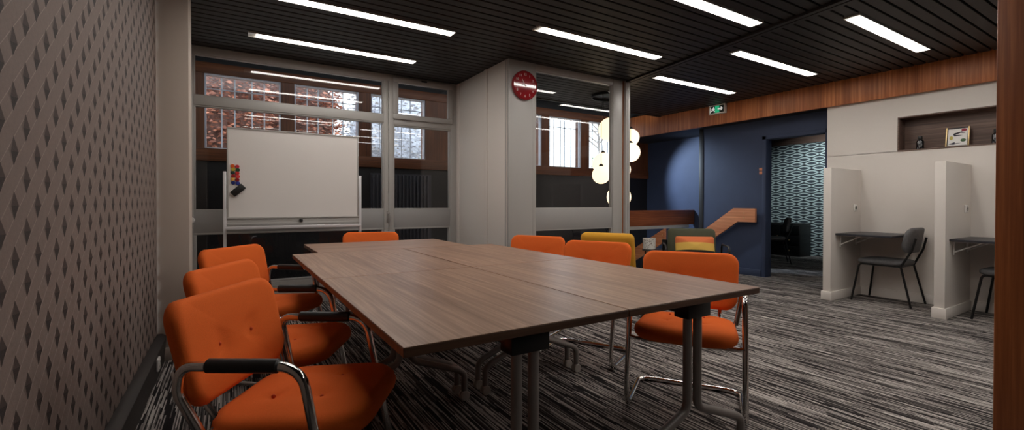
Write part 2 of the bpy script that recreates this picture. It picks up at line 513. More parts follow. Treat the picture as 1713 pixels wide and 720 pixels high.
def terrazzo():
    m, nt, p = newmat('terrazzo')
    tc = nt.nodes.new('ShaderNodeTexCoord')
    v = N(nt, 'ShaderNodeTexVoronoi', Scale=55.); nt.links.new(tc.outputs['Object'], v.inputs['Vector'])
    r = nt.nodes.new('ShaderNodeValToRGB'); r.color_ramp.interpolation = 'CONSTANT'
    e = r.color_ramp.elements
    e[0].color = s2l(130, 116, 104); e[1].position = .3; e[1].color = s2l(226, 222, 214)
    nt.links.new(v.outputs['Distance'], r.inputs['Fac']); nt.links.new(r.outputs['Color'], p.inputs['Base Color'])
    p.inputs['Roughness'].default_value = .5
    return m
m_terr = terrazzo()

# ------------------------------------------------------------------ room shell
ZC = 2.62
# floor with the stairwell cut out of it
fl = MB()
for lo, hi in (((-.9, -3, -.12), (5.78, 6.7, 0)), ((5.78, -3, -.12), (6.72, 4.42, 0)), ((6.72, 2.4, -.12), (10.9, 4.85, 0)), ((7.4, 4.85, -.12), (10.9, 6.7, 0)), ((6.72, -3, -.12), (7.0, 2.4, 0))):
    fl.box(lo, hi)
struct('floor', fl, m_carpet, 'grey and black striped carpet floor')
# ceiling: dark slab and long slats
ce = MB()
ce.box((-.9, -3, ZC+.05), (6.9, 5.45, ZC+.12))
ce.sm = False
y = -2.95
while y < 5.40:
    ce.box((-.9, y, ZC), (6.46, min(y+.083, 5.45), ZC+.052), .003, 1)
    y += .10
ce.box((-.9, 5.42, ZC-.01), (6.46, 5.47, ZC+.12))
struct('ceiling', ce, m_ceil, 'black slatted ceiling')
o = MB().box((-.9, 5.47, 2.92), (7.6, 6.8, 3.0)); struct('ceiling_corridor', o, m_ceil, 'dark ceiling behind the glazed partitions')
# dark track running across the ceiling slats
tr = MB()
a = Vector((4.245, 4.12, 0)); b = Vector((3.57, -.9, 0)); d = (b-a).normalized(); n_ = Vector((-d.y, d.x, 0))
for off, zz in ((-.03, .022), (.03, .022)):
    pts = [a+n_*(off-.022), b+n_*(off-.022), b+n_*(off+.022), a+n_*(off+.022)]
    tr.prism([(p.x, p.y) for p in pts], ZC-zz, ZC+.012)
pts = [a-n_*.04, b-n_*.04, b+n_*.04, a+n_*.04]
tr.prism([(p.x, p.y) for p in pts], ZC-.004, ZC+.012)
struct('trim_1', tr, m_ceil, 'dark double track crossing the slatted ceiling')

# left wall: taupe wallpaper with woven diamonds pressed into it
wl = MB(); bm = wl.bm
XW = -.43
dy, dz = .0755, .1285
hw, hh = .0290, .0350
Y0, Y1 = 1.24, 3.94
ncol = int((Y1-Y0)/dy)+1
def quad(vs, mi=0):
    f = bm.faces.new([bm.verts.new(v) for v in vs]); f.material_index = mi
for ci in range(ncol+1):
    yc = 1.518+(ci-4)*dy
    off = 0 if ci % 2 == 0 else .5
    for ri in range(-1, 22):
        zc = 1.476-dz*10+(ri+off)*dz
        # rhombic cell (dy wide each side, dz/2 high each side)
        cell = [(yc-dy, zc), (yc, zc-dz/2), (yc+dy, zc), (yc, zc+dz/2)]
        hole = [(yc-hw, zc), (yc, zc-hh), (yc+hw, zc), (yc, zc+hh)]
        C_ = [(max(Y0-.1, min(Y1, p[0])), max(0, min(ZC, p[1]))) for p in cell]
        if yc-hw < Y0-.1 or yc+hw > Y1 or zc-hh < 0 or zc+hh > ZC:
            quad([(XW, p[0], p[1]) for p in C_]); continue
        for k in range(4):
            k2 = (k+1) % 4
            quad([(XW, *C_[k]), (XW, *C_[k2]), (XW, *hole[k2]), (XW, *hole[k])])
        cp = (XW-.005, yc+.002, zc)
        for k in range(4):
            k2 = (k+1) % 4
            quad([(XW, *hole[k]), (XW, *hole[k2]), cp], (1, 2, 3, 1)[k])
bmesh.ops.remove_doubles(bm, verts=bm.verts[:], dist=.0004)
bmesh.ops.dissolve_degenerate(bm, edges=bm.edges[:], dist=.0003)
t = bmesh.new(); bmesh.ops.create_cube(t, size=1)
wl.merge(t, T(XW-.07, (Y0-4.2+Y1-.05)/2, ZC/2) @ Matrix.Diagonal((.1, 4.2+Y1-Y0-.05+.0, ZC, 1)))
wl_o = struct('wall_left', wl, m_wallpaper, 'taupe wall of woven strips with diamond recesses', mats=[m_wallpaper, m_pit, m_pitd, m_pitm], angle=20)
# skirting duct below it
pl = MB().prism([(XW, 0), (-.392, 0), (-.378, .175), (-.40, .19), (XW, .19)], -1.5, 3.93, 'y')
o = struct('baseboard_left', pl, m_plinth, 'dark skirting duct below the diamond wall')
sk = thing('wall_socket', 'white socket low on the dark skirting of the diamond wall', 'socket', (-.381, 3.49, .11))
MB().box((-.002, -.04, -.038), (.012, .04, .038), .006).build('socket_plate', m_paper, sk)
MB().lathe([(.022, .011), (.022, .0135), (.018, .0135), (.017, .009)], seg=20, axis='x').build('socket_insert', m_alu, sk)
# beige pier
pr_ = MB().box((-.62, 3.94, 0), (-.247, 4.22, ZC), .004)
struct('wall_pier', pr_, m_beige, 'beige wallpapered pier at the end of the diamond wall')
struct('baseboard_pier', MB().box((-.62, 3.928, 0), (-.243, 3.945, .088), .003), m_beige, 'beige skirting board of the pier')
struct('wall_left_recess', MB().box((-.62, 4.2, 0), (-.43, 6.7, 2.95)), m_beige, 'beige wall behind the pier')

# column with the clock, its white flank
cl = MB()
cl.box((2.49, 4.135, 0), (2.80, 5.5, ZC), .004)
cl.box((2.478, 4.55, 0), (2.50, 4.62, ZC), .003)
cl.box((2.482, 5.30, 0), (2.50, 5.38, ZC), .003)
struct('wall_column', cl, m_white, 'white flank of the column between the glazed partitions')
cf = MB().box((2.494, 4.10, 0), (2.80, 4.14, ZC), .006)
cf.box((2.487, 4.14, 0), (2.50, 4.165, ZC), .003)
struct('trim_2', cf, m_alu, 'grey metal face of the column')

# glazed partition behind the whiteboard
def glazing(name, label): return empty_struct(name, label)
wA = glazing('window_1', 'grey framed glazed partition behind the whiteboard')
Y = 5.37; D = .075
fr = MB()
fr.box((-.36, Y, 0), (-.302, Y+D, ZC), .004)
fr.box((-.302, Y+.004, 2.545), (2.44, Y+D, ZC), .004)
fr.box((1.545, Y-.002, 0), (1.598, Y+D, 2.55), .004)
fr.box((1.604, Y-.002, 0), (1.662, Y+D, 2.55), .004)
fr.box((2.40, Y, 0), (2.492, Y+D, ZC), .004)
fr.box((-.302, Y+.002, 2.048), (1.55, Y+D, 2.138), .006)
fr.box((1.66, Y+.002, 2.03), (2.41, Y+D, 2.105), .006)
for x0, x1 in ((-.302, 1.547), (1.66, 2.402)):
    fr.box((x0, Y+.006, 0), (x1, Y+D, .262), .004)
    fr.frame(x0, x1, .262, .80, .022, Y+.012, Y+D-.01)
    fr.frame(x0, x1, 1.012, 2.05 if x0 < 1 else 2.03, .016, Y+.012, Y+D-.01)
fr.frame(-.302, 1.547, 2.136, 2.548, .014, Y+.012, Y+D-.01)
fr.build('frame', m_alu, wA)
for x0, x1 in ((-.302, 1.547), (1.66, 2.402)): MB().box((x0, Y+.012, .795), (x1, Y+D-.012, 1.02), .003).build('infill_panel', m_alu2, wA)
vf = MB().frame(1.652, 2.42, 2.098, 2.596, .062, Y-.022, Y+.03, bev=.008)
vf.build('vent_frame', m_alu, wA)
MB().box((2.00, Y-.034, 2.575), (2.07, Y-.02, 2.592), .003).build('vent_latch', m_blackmetal, wA)
for x in (1.76, 2.16): MB().box((x, Y-.028, 2.094), (x+.10, Y-.01, 2.102), .002).build('vent_hinge', m_steel, wA)
for x0, x1, z0, z1 in ((-.30, 1.545, .27, .79), (-.30, 1.545, 1.02, 2.045), (-.30, 1.545, 2.14, 2.545), (1.662, 2.40, .27, .79), (1.662, 2.40, 1.02, 2.03), (1.71, 2.36, 2.155, 2.54)):
    MB().box((x0, Y+.034, z0), (x1, Y+.040, z1)).build('pane', m_glass, wA)
kb = MB().lathe([(.012, 0), (.012, -.03), (.027, -.034), (.03, -.05), (.026, -.062), (.012, -.066)], (-.318, Y, .925), 20, 'y')
kb.build('door_knob', m_paper, wA)
hd = MB().box((1.575, Y-.016, .86), (1.612, Y, 1.0), .005).tube([(1.594, Y-.015, .96), (1.594, Y-.05, .96), (1.594, Y-.055, .87)], .009, .02)
hd.build('door_handle', m_steel, wA)

# glazed partition with the column of globes behind
wB = glazing('window_2', 'grey framed glazed panel right of the clock column')
Y = 4.105; D = .07
fr = MB()
fr.box((2.80, Y, 0), (2.848, Y+D, ZC), .004)
fr.box((2.848, Y+.003, 2.555), (4.0, Y+D, ZC), .004)
fr.box((4.0, Y, 0), (4.16, Y+D, ZC), .006)
fr.box((2.848, Y+.006, 0), (4.0, Y+D, .25), .004)
fr.frame(2.848, 4.0, .25, .802, .014, Y+.012, Y+D-.01)
fr.frame(2.848, 4.0, 1.03, 2.556, .012, Y+.012, Y+D-.01)
fr.build('frame', m_alu, wB)
MB().box((2.85, Y+.012, .795), (4.0, Y+D-.012, 1.035), .003).build('infill_panel', m_alu2, wB)
for z0, z1 in ((.255, .80), (1.035, 2.552)):
    MB().box((2.85, Y+.034, z0), (3.998, Y+.040, z1)).build('pane', m_glass, wB)
tp = MB().box((4.16, Y+.01, 0), (4.185, Y+.06, ZC)); struct('trim_3', tp, m_post, 'thin brown strip beside the end post')
tp = MB().box((4.185, Y-.03, 0), (4.262, Y+.07, ZC), .008); tp.box((4.215, Y-.036, 0), (4.232, Y-.02, ZC), .003)
struct('trim_4', tp, m_alu, 'grey metal end post of the glazed panel')

# outer wall with half-height windows
ex = MB(); YW = 6.6
ex.box((-.62, YW, -1.9), (7.6, YW+.2, 1.62))
ex.box((-.62, YW, 2.72), (7.6, YW+.2, 3.0))
struct('wall_back', ex, m_navy, 'dark outer wall below the windows')
wins = [(-.26, .56), (.72, 1.54), (1.71, 2.52), (3.86, 4.69), (4.85, 5.60), (5.79, 6.54)]
wd = MB()
edges = [-.62]+[e for w in wins for e in w]+[7.6]
for i in range(0, len(edges), 2): wd.box((edges[i], YW-.02, 1.74), (edges[i+1], YW+.16, 2.66))
struct('wall_back_cladding', wd, m_ext, 'brown wood cladding between the outer windows')
wd = MB().box((-.62, YW-.04, 1.60), (7.6, YW+.16, 1.75), .006); wd.box((-.62, YW-.03, 2.65), (7.6, YW+.16, 2.78), .006)
struct('trim_5', wd, m_ext_h, 'brown wood sill and head rail of the outer windows')
for i, (x0, x1) in enumerate(wins):
    w = empty_struct('window_%d' % (i+3), 'outer window with white bars, %s' % ['farthest left behind the whiteboard', 'second from left behind the whiteboard', 'third from left, left of the column', 'left of the globe lamps', 'middle one right of the column', 'rightmost behind the globe lamps'][i])
    MB().frame(x0-.005, x1+.005, 1.74, 2.665, .022, YW-.01, YW+.06).build('window_frame', m_bar, w)
    MB().box((x0+.01, YW+.02, 1.755), (x1-.01, YW+.026, 2.65)).build('pane', m_glass_ext, w)
    nb = 6 if i > 2 else 5
    for k in range(1, nb):
        xx = x0+(x1-x0)*k/nb+(.01 if k % 2 else -.015)
        MB().tube([(xx, YW+.15, 1.70), (xx, YW+.15, 2.72)], .0075, seg=8).build('security_bar', m_bar, w)
    MB().tube([(x0-.05, YW+.15, 2.50), (x1+.05, YW+.15, 2.50)], .007, seg=8).build('security_bar', m_bar, w)
# ribbed dark panel below third window
rb = MB()
for k in range(16): rb.box((1.72+k*.055, YW-.05, .1), (1.745+k*.055, YW-.005, 1.5), .006)
rb.box((1.70, YW-.02, .08), (2.62, YW, 1.52))
struct('trim_6', rb, plain('ribbed_grey_panel', (62, 62, 70), .5), 'dark ribbed panel below the outer window')

# right-hand side: fascia, lined wall with niche, navy wall, doorway
struct('trim_7', MB().box((6.43, -3, 2.318), (6.475, 6.58, 2.70), .003), m_fascia, 'brown wood fascia under the ceiling')
struct('wall_right_soffit', MB().box((6.47, -3, 2.33), (7.42, 6.6, 2.36)), m_navy, 'dark soffit behind the fascia')
wr = MB(); NX0, NX1 = 6.495, 6.72
wr.box((NX0, -3, 0), (NX1, 2.835, 1.695)); wr.box((NX0, -3, 2.078), (NX1, 2.835, 2.34))
wr.box((NX0, 2.108, 1.69), (NX1, 2.835, 2.08)); wr.box((NX0, -3, 1.69), (NX1, .30, 2.08)); wr.box((6.68, .3, 1.69), (NX1, 2.11, 2.08))
struct('wall_right', wr, m_white, 'white wall with the long niche')
nf = MB()
nf.box((6.488, .29, 1.69), (6.68, 2.112, 1.705), .002); nf.box((6.488, .29, 2.066), (6.68, 2.112, 2.081), .002)
nf.box((6.488, 2.096, 1.705), (6.68, 2.112, 2.066), .002); nf.box((6.488, .29, 1.705), (6.68, .306, 2.066), .002)
nf.box((6.655, .3, 1.70), (6.682, 2.105, 2.07))
struct('trim_8', nf, m_niche, 'walnut lined niche in the white wall')
struct('baseboard_right', MB().box((6.478, -3, 0), (6.50, 2.465, .1), .003), m_white, 'white skirting behind the booths')
for i, y0 in enumerate((2.465, 1.50, .535)):
    w = MB().box((5.75, y0, 0), (6.50, y0+.08, 1.5), .003)
    struct('wall_booth_%d' % (i+1), w, m_white, ['white booth divider nearest the doorway', 'white booth divider between the two desks', 'white booth divider behind the wood post'][i])
    b = MB().box((5.735, y0-.014, 0), (6.49, y0+.094, .1), .004)
    struct('baseboard_booth_%d' % (i+1), b, m_white, 'white skirting of a booth divider')
# navy wall and doorway
wb = MB()
wb.box((6.72, 3.75, -.0), (6.84, 4.86, 2.36)); wb.box((6.72, 2.6, 2.05), (6.84, 3.75, 2.36)); wb.box((6.72, 2.4, 0), (6.84, 2.93, 2.05))
wb.box((6.72, 4.42, -1.6), (6.84, 4.86, 0))
struct('wall_navy', wb, m_blue, 'navy wall beside the doorway')
struct('shadow_strip', MB().box((6.712, 4.785, 0), (6.722, 4.862, 2.34), .002), m_navy, 'dark strip standing in for the shadow line at the end of the navy wall')  # shade at the wall corner, put in as a dark strip
struct('wall_navy_recess', MB().box((7.40, 4.6, -1.6), (7.5, 6.6, 2.4)), m_blue, 'navy wall behind the stair rail')
struct('baseboard_navy', MB().box((6.700, 3.80, 0), (6.722, 4.42, .10), .003), m_blue, 'navy skirting board')
dr = MB()
for a, b in (((6.705, 3.735, 0), (6.86, 3.79, 2.09)), ((6.705, 2.90, 0), (6.86, 2.95, 2.09)), ((6.705, 2.90, 2.035), (6.86, 3.79, 2.09))): dr.box(a, b, .004)
d1 = struct('door_1', dr, m_blue, 'navy door frame of the open doorway')
# room beyond
struct('wall_beyond', MB().box((10.3, 2.2, 0), (10.4, 6.7, 2.36)), m_scallop, 'black and pale scallop wallpaper in the room beyond')
struct('trim_9', MB().box((10.27, 2.2, 2.36), (10.4, 6.7, 2.8)), m_niche, 'brown wood band above the scallop wallpaper')
struct('wall_beyond_left', MB().box((7.5, 5.75, 0), (10.4, 5.85, 2.8)), m_navy, 'dark wall of the room beyond')
struct('wall_beyond_right', MB().box((6.84, 2.2, 0), (10.4, 2.3, 2.8)), m_navy, 'dark side wall of the room beyond')
struct('ceiling_beyond', MB().box((6.7, 2.2, 2.70), (10.4, 6.7, 2.8)), m_ceil, 'dark ceiling of the room beyond')
# wall closing the room behind the camera
struct('wall_front', MB().box((-.9, -3.1, 0), (7, -3, ZC+.1)), m_darkwall, 'dark brown wall behind the viewpoint')
# brown wood panel edge at the right of the view
struct('trim_10', MB().box((2.213, .18, 0), (2.30, .452, ZC), .004), m_post, 'reddish brown wood post at the right edge of the view')

# stairs
st = MB()
for k in range(8): st.box((5.78, 4.42+k*.27, -1.6), (7.4 if k > 1 else 6.72, 4.42+(k+1)*.27+.02, -.17*(k+1)))
struct('stairs', st, m_carpet, 'carpeted steps going down beside the navy wall')
# solid guard board over stairwell
g = thing('stair_guard', 'brown wood guard board across the stairwell in front of the navy wall', 'railing', (6.53, 5.47, 0))
MB().box((-.87, -.02, .70), (.865, .025, .968), .004).build('guard_board', m_rail, g)
MB().box((-.87, -.012, .642), (.72, .02, .70), .003).build('ledge_strip', m_alu, g, label='pale grey strip under the board')
for x in (-.8, .55): MB().box((x-.02, -.01, 0), (x+.02, .018, .66), .003).build('post', m_blackmetal, g)
def handrail(name, label, x, y0, ytop, z0, yend, deg=35):
    h = thing(name, label, 'handrail', (x, 0, 0))
    mb = MB(); sl = math.tan(math.radians(deg)); hgt = .205
    k = min(.07, (ytop-y0)*.2)
    poly = [(y0, z0), (y0, z0-hgt), (ytop-k, z0-hgt), (yend, z0-hgt-(yend-ytop+k)*sl), (yend, z0-(yend-ytop)*sl), (ytop, z0)]
    mb.prism(poly, -.022, .022, 'x')
    mb.build('rail_board', m_handrail, h)
    for yy, zz in ((y0+.17, z0-.1), (ytop+.55, z0-.1-.55*sl)): MB().box((.02, yy-.02, zz-.02), (.075, yy+.02, zz+.02), .004).build('bracket', m_blackmetal, h)
    for zz in (z0-.07, z0-.14): MB().lathe([(.009, -.0225), (.009, -.0255), (.006, -.0265)], (0, y0+(.17 if ytop-y0 > .2 else .04), zz-(0 if ytop-y0 > .2 else .03)), 12, 'x').build('screw', m_gold, h)
    return h
handrail('handrail', 'light wood handrail board stepping down along the navy wall', 6.645, 3.845, 4.19, 1.018, 6.2)
h2 = handrail('handrail', 'low sloping wood handrail board behind the olive armchair', 5.80, 4.80, 4.81, .695, 6.2, 30.5)

# ------------------------------------------------------------------ meeting tables
def make_table(label):
    L, W, TT, ZT = 1.2115, .798, .027, .731
    t = thing('meeting_table', label, 'table', (0, 0, 0), 0, 'walnut folding tables pushed together')
    MB().box((-W/2+.0008, -L/2+.0008, ZT-.003), (W/2-.0008, L/2-.0008, ZT), .001, 1).build('tabletop', m_tabY, t)
    MB().box((-W/2, -L/2, ZT-TT), (W/2, L/2, ZT-.0025), .0015, 1).build('edge_band', m_edge, t)
    MB().box((-.05, -L/2+.09, ZT-TT-.045), (.05, L/2-.09, ZT-TT), .004).build('centre_beam', m_blackmetal, t)
    for sy in (-1, 1):
        yb = sy*(L/2-.045)
        lg = MB().box((-.07, yb-.035, ZT-TT-.058), (.07, yb+.035, ZT-TT), .006)
        lg = lg.build('leg_bracket', m_blackmetal, t)
        for sx in (-1, 1):
            MB().tube([(sx*.031, yb, .66), (sx*.031, yb, .275), (sx*.295, yb, .175), (sx*.335, yb, .150), (sx*.335, yb, .052)], .0175, .05, 14).build('leg', m_steel, t)
        for sx in (-1, 1):
            cs = MB()
            for o_ in (-.013, .013): cs.lathe([(.006, -.008), (.024, -.008), (.027, -.004), (.027, .004), (.024, .008), (.006, .008)], (sx*.335, yb+o_, .028), 18, 'y')
            cs.box((sx*.335-.012, yb-.004, .024), (sx*.335+.012, yb+.004, .06), .003)
            cs.build('caster', plain('caster_grey', (186, 178, 170), .45) if 'caster_grey' not in bpy.data.materials else bpy.data.materials['caster_grey'], t)
    return t
t0 = make_table('walnut folding table nearest the camera, left one of the front pair')
t0.location = (.7705, 1.7275, 0)
for loc, rz, lab in (((1.574, 1.7275, 0), 0, 'walnut folding table at the front right, nearest the carpeted open floor'),
                     ((.7705, 2.944, 0), 0, 'walnut folding table second along the left row, beside the two far left chairs'),
                     ((1.577, 2.944, 0), 0, 'walnut folding table second along the right row, beside the two far right chairs'),
                     ((1.152, 3.957, 0), PI/2, 'walnut folding table set crosswise at the far end before the whiteboard')):
    c = copy_tree(t0); c.location = loc; c.rotation_euler = (0, 0, rz); c['label'] = lab

# ------------------------------------------------------------------ orange chairs
def make_chair():
    ch = thing('conference_chair', 'x', 'chair', (0, 0, 0), 0, 'orange tufted chairs with chrome frames around the tables')
    # seat (faces +x)
    dm = [(.07, .09), (.07, -.09), (-.09, .09), (-.09, -.09)]
    sp = outline(.52, .52, .13)
    sp = [(x, y*(1-.05*max(0, -x/.25))) for x, y in sp]
    s = cushion(sp, .085, .022, .5, 14, dm, .012, .03)
    s.xf(T(.02, 0, .414) @ RY(math.radians(-3)))
    so = s.build('seat', m_orange, ch, angle=80)
    for x, y in dm: MB().sphere((x+.02, y, .414+.046), .007, 10, 6).build('button', m_orange2, so)
    # backrest
    dm2 = [(-.09, -.01), (.09, -.01)]
    bp = outline(.545, .345, .06)
    bp = [(x*(1-.05*(0 if y > 0 else -y/.17)), y-.012*(x/.27)**2*(1 if y > 0 else -1)) for x, y in bp]
    b = cushion(bp, .06, .018, .5, 14, dm2, .016, .032)
    tilt = math.radians(14)
    def bend(v):
        v.z += .034*(v.x/.25)**2
    for v in b.bm.verts: bend(v.co)
    # local: x->y(world lateral), y->up, z->forward(+x)
    R = Matrix(((0, 0, 1, 0), (1, 0, 0, 0), (0, 1, 0, 0), (0, 0, 0, 1)))
    MBk = T(-.288, 0, .634) @ RY(-tilt) @ R
    b.xf(MBk)
    bo = b.build('backrest', m_orange, ch, angle=80)
    for x, y in dm2:
        p = MBk @ Vector((x, y, .03+.018*.6-.008+.034*(x/.25)**2)); MB().sphere(p, .0075, 10, 6).build('button', m_orange2, bo)
    # chrome frame: one bent tube each side, joined on the floor at the back
    z0 = .0145; r = .0145; aw = .283; za = .628
    side = lambda s: [(-.19, s*(aw-.03), .405), (-.245, s*aw, .55), (-.235, s*aw, za), (.112, s*aw, za), (.235, s*aw, z0), (-.235, s*aw, z0)]
    fl_ = side(-1); fr_ = side(1)
    MB().tube(fl_+fr_[::-1], r, .075, 12).build('frame', m_chrome, ch)
    cr = MB().tube([(-.19, -.255, .405), (-.19, .255, .405)], .0115, seg=10)
    cr.tube([(.14, -.255, .362), (.14, .255, .362)], .0115, seg=10)
    for s_ in (-1, 1):
        cr.tube([(-.19, s_*.20, .40), (.15, s_*.20, .362)], .0115, seg=10)
        cr.tube([(.14, s_*.25, .362), (.172, s_*.283, .38)], .0105, seg=10)
        cr.tube([(-.19, s_*.17, .405), (-.276, s_*.17, .52), (-.318, s_*.17, .66)], .0105, .04, seg=10)
        cr.tube([(-.243, s_*.283, .57), (-.288, s_*.235, .59)], .0095, seg=10)
    cr.build('seat_support', m_chrome, ch)
    for s_ in (-1, 1):
        MB().tube([(-.16, s_*aw, za+.002), (-.155, s_*aw, za+.002), (.045, s_*aw, za+.002), (.05, s_*aw, za+.002)], [.015, .0205, .0205, .015], seg=14).build('armrest_pad', m_black, ch)
    return ch
ch0 = make_chair()
chairs = [(.226, 1.722, -32, 'orange tufted chair in the left foreground, nearest the camera'),
          (.22, 2.44, -29.5, 'orange chair in the middle of the left row along the diamond wall'),
          (.225, 3.387, -42, 'orange chair farthest along the left row, beside the whiteboard'),
          (2.134, 1.622, -146, 'orange chair at the front right table corner, its full chrome base showing'),
          (2.165, 2.52, -153, 'orange chair in the middle of the right row, in front of the mustard armchair'),
          (2.102, 3.232, -153, 'orange chair farthest along the right row, below the clock column'),
          (1.12, 4.38, -108, 'orange chair alone at the far table end, in front of the whiteboard stand')]
for i, (x, y, a, lab) in enumerate(chairs):
    c = ch0 if i == 0 else copy_tree(ch0)
    c.location = (x, y, 0); c.rotation_euler = (0, 0, math.radians(a)); c['label'] = lab

# ------------------------------------------------------------------ whiteboard
wbd = thing('whiteboard_stand', 'white magnetic whiteboard on a rolling stand before the glazed partition', 'whiteboard', (.568, 5.0, 0))
MB().box((-.59, -.008, .948), (.59, .008, 1.792)).build('board', m_wb, wbd)
MB().frame(-.595, .595, .942, 1.80, .014, -.013, .013, bev=.003).build('board_frame', m_alu, wbd)
for s in (-1, 1):
    MB().box((s*.612-.013, .0-.013, .07), (s*.612+.013, .013, 1.385), .003).build('upright', m_wframe, wbd)
    f = MB().box((s*.612-.015, -.26, .045), (s*.612+.015, .26, .075), .004)
    f.build('foot', m_wframe, wbd)
    for yy in (-.23, .23):
        k = MB().lathe([(.006, -.01), (.024, -.01), (.026, 0), (.024, .01), (.006, .01)], (s*.612, yy, .026), 16, 'x'); k.box((s*.612-.006, yy-.006, .03), (s*.612+.006, yy+.006, .05)); k.build('caster', m_black, wbd)
MB().box((-.60, -.012, .885), (.60, .012, .905), .002).box((-.60, .0, .86), (.60, .015, .942), .002).build('cross_bar', m_alu, wbd)
MB().box((-.60, -.085, .846), (.60, -.0, .856), .002).box((-.60, -.09, .846), (.60, -.082, .874), .002).build('pen_tray', m_wframe, wbd)
MB().box((.02, -.03, .905), (.05, -.008, .935), .004).lathe([(.012, 0), (.012, -.02), (.008, -.022)], (.035, -.03, .918), 16, 'y').build('tilt_lock', m_black, wbd)
cols = [((220, 92, 30), 'orange', (190, 40, 60), 'crimson'), ((196, 176, 60), 'olive yellow', (36, 70, 44), 'dark green'),
        ((40, 60, 56), 'deep green', (206, 48, 44), 'bright red'), ((150, 28, 30), 'dark red', (222, 70, 66), 'light red'),
        ((226, 170, 84), 'pale yellow', (140, 24, 28), 'maroon'), ((34, 48, 120), 'blue', (46, 56, 140), 'indigo')]
rowname = ['top', 'second', 'third', 'fourth', 'fifth', 'bottom']
for i, (c1, n1, c2, n2) in enumerate(cols):
    for j, (c, nm) in enumerate(((c1, n1), (c2, n2))):
        o = MB().lathe([(.016, 0), (.0175, -.002), (.0175, -.010), (.015, -.013), (.004, -.0135)], seg=20, axis='y')
        o = o.build('magnet', plain('magnet_%s' % nm.replace(' ', '_'), c, .35), loc=(.02+j*.037+(.004 if i % 2 else 0), 4.992, 1.437-i*.031-j*.004))
        tag(o, '%s round magnet, %s of the %s magnet column on the whiteboard' % (nm, rowname[i], 'left' if j == 0 else 'right'), 'magnet', 'round magnets on the whiteboard')
er = thing('board_eraser', 'black board eraser stuck aslant on the whiteboard below the magnets', 'eraser', (.062, 4.991, 1.212))
er.rotation_euler = (0, math.radians(-43), 0)
MB().box((-.062, -.028, -.03), (.062, -.008, .03), .006).build('grip', m_black, er)
MB().box((-.06, -.009, -.028), (.06, 0, .028), .002).build('felt', m_plinth, er)
for x, lab, c in ((.795, 'red capped marker lying on the whiteboard tray, left one', (150, 40, 50)), (.945, 'black capped marker lying on the whiteboard tray, right one', (28, 28, 32))):
    mk = thing('marker_pen', lab, 'marker', (x, 4.955, .866), 0, 'markers on the whiteboard tray')
    MB().lathe([(.008, -.045), (.009, -.04), (.009, .03)], seg=14, axis='x').build('barrel', m_paper, mk)
    MB().lathe([(.010, .028), (.010, .058), (.007, .062)], seg=14, axis='x').build('cap', plain('cap_%d' % c[0], c, .4), mk)

# ------------------------------------------------------------------ clock
ck = thing('wall_clock', 'round red wall clock on the column between the glazed partitions', 'clock', (2.685, 4.10, 2.355))
MB().lathe([(.155, 0), (.158, -.01), (.156, -.03), (.150, -.036), (.144, -.032), (.144, -.02)], seg=64, axis='y', caps=False).build('rim', m_redrim, ck)
MB().lathe([(.146, -.02), (.146, -.026), (.001, -.026)], seg=64, axis='y').build('dial', m_red, ck)
nm = MB()
for h in range(1, 13):
    a = math.radians(30*h)
    nm.merge(text_mb(str(h), .036, .0004), T(.115*math.sin(a), -.0268, .115*math.cos(a)) @ RX(PI/2))
nm.build('numerals', m_num, ck)
MB().box((-.003, -.0292, -.015), (.003, -.0282, .075), .0008).xf(RY(math.radians(-32))).build('hour_hand', m_num, ck)
MB().box((-.0025, -.0312, -.02), (.0025, -.0302, .108), .0008).xf(RY(math.radians(-82))).build('minute_hand', m_num, ck)
MB().lathe([(.006, -.026), (.006, -.032)], seg=16, axis='y').build('hub', m_num, ck)

# ------------------------------------------------------------------ ceiling lights
def make_light():
    l = thing('ceiling_light', 'x', 'ceiling light', (0, 0, 0), 0, 'long recessed tube lights in the slatted ceiling')
    L, W = 1.56, .118
    f = MB()
    f.box((-L/2, -W/2, -.012), (L/2, -W/2+.008, .03)); f.box((-L/2, W/2-.008, -.012), (L/2, W/2, .03))
    f.box((-L/2, -W/2, -.012), (-L/2+.01, W/2, .03)); f.box((L/2-.01, -W/2, -.012), (L/2, W/2, .03))
    f.build('frame', m_louver, l)
    MB().box((-L/2+.07, -W/2+.008, -.008), (L/2-.012, W/2-.008, .006)).build('diffuser', m_light, l)
    MB().box((-L/2+.01, -W/2+.008, -.002), (-L/2+.07, W/2-.008, .006)).build('end_reflector', m_louver, l)
    return l
l0 = make_light()
lights = [(.92, 4.735, 'long ceiling light nearest the glazed partition behind the whiteboard'),
          (.93, 3.76, 'long ceiling light second from the whiteboard, above the far left tables'),
          (3.03, 3.245, 'long ceiling light closest to the clock column'),
          (3.02, 2.20, 'long ceiling light in the middle row, cut by the top of the photo'),
          (5.11, 3.745, 'long ceiling light nearest the exit sign'),
          (5.07, 2.71, 'long ceiling light second from the exit sign along the wood fascia'),
          (5.06, 1.70, 'long ceiling light farthest right, above the booths')]
extra = [(.93, 2.70, 'long ceiling light above the two left tables'), (.93, 1.65, 'long ceiling light above the left foreground chair'), (3.02, 1.15, 'long ceiling light above the open floor by the near right chair'),
         (5.05, .66, 'long ceiling light above the booth behind the wood post'), (3.02, .1, 'long ceiling light beside the wood post'), (5.05, -.4, 'long ceiling light behind the wood post'), (3.02, -.95, 'long ceiling light by the dark brown wall')]
for i, (x, y, lab) in enumerate(lights+extra):
    c = l0 if i == 0 else copy_tree(l0)
    c.location = (x, y, ZC); c['label'] = lab

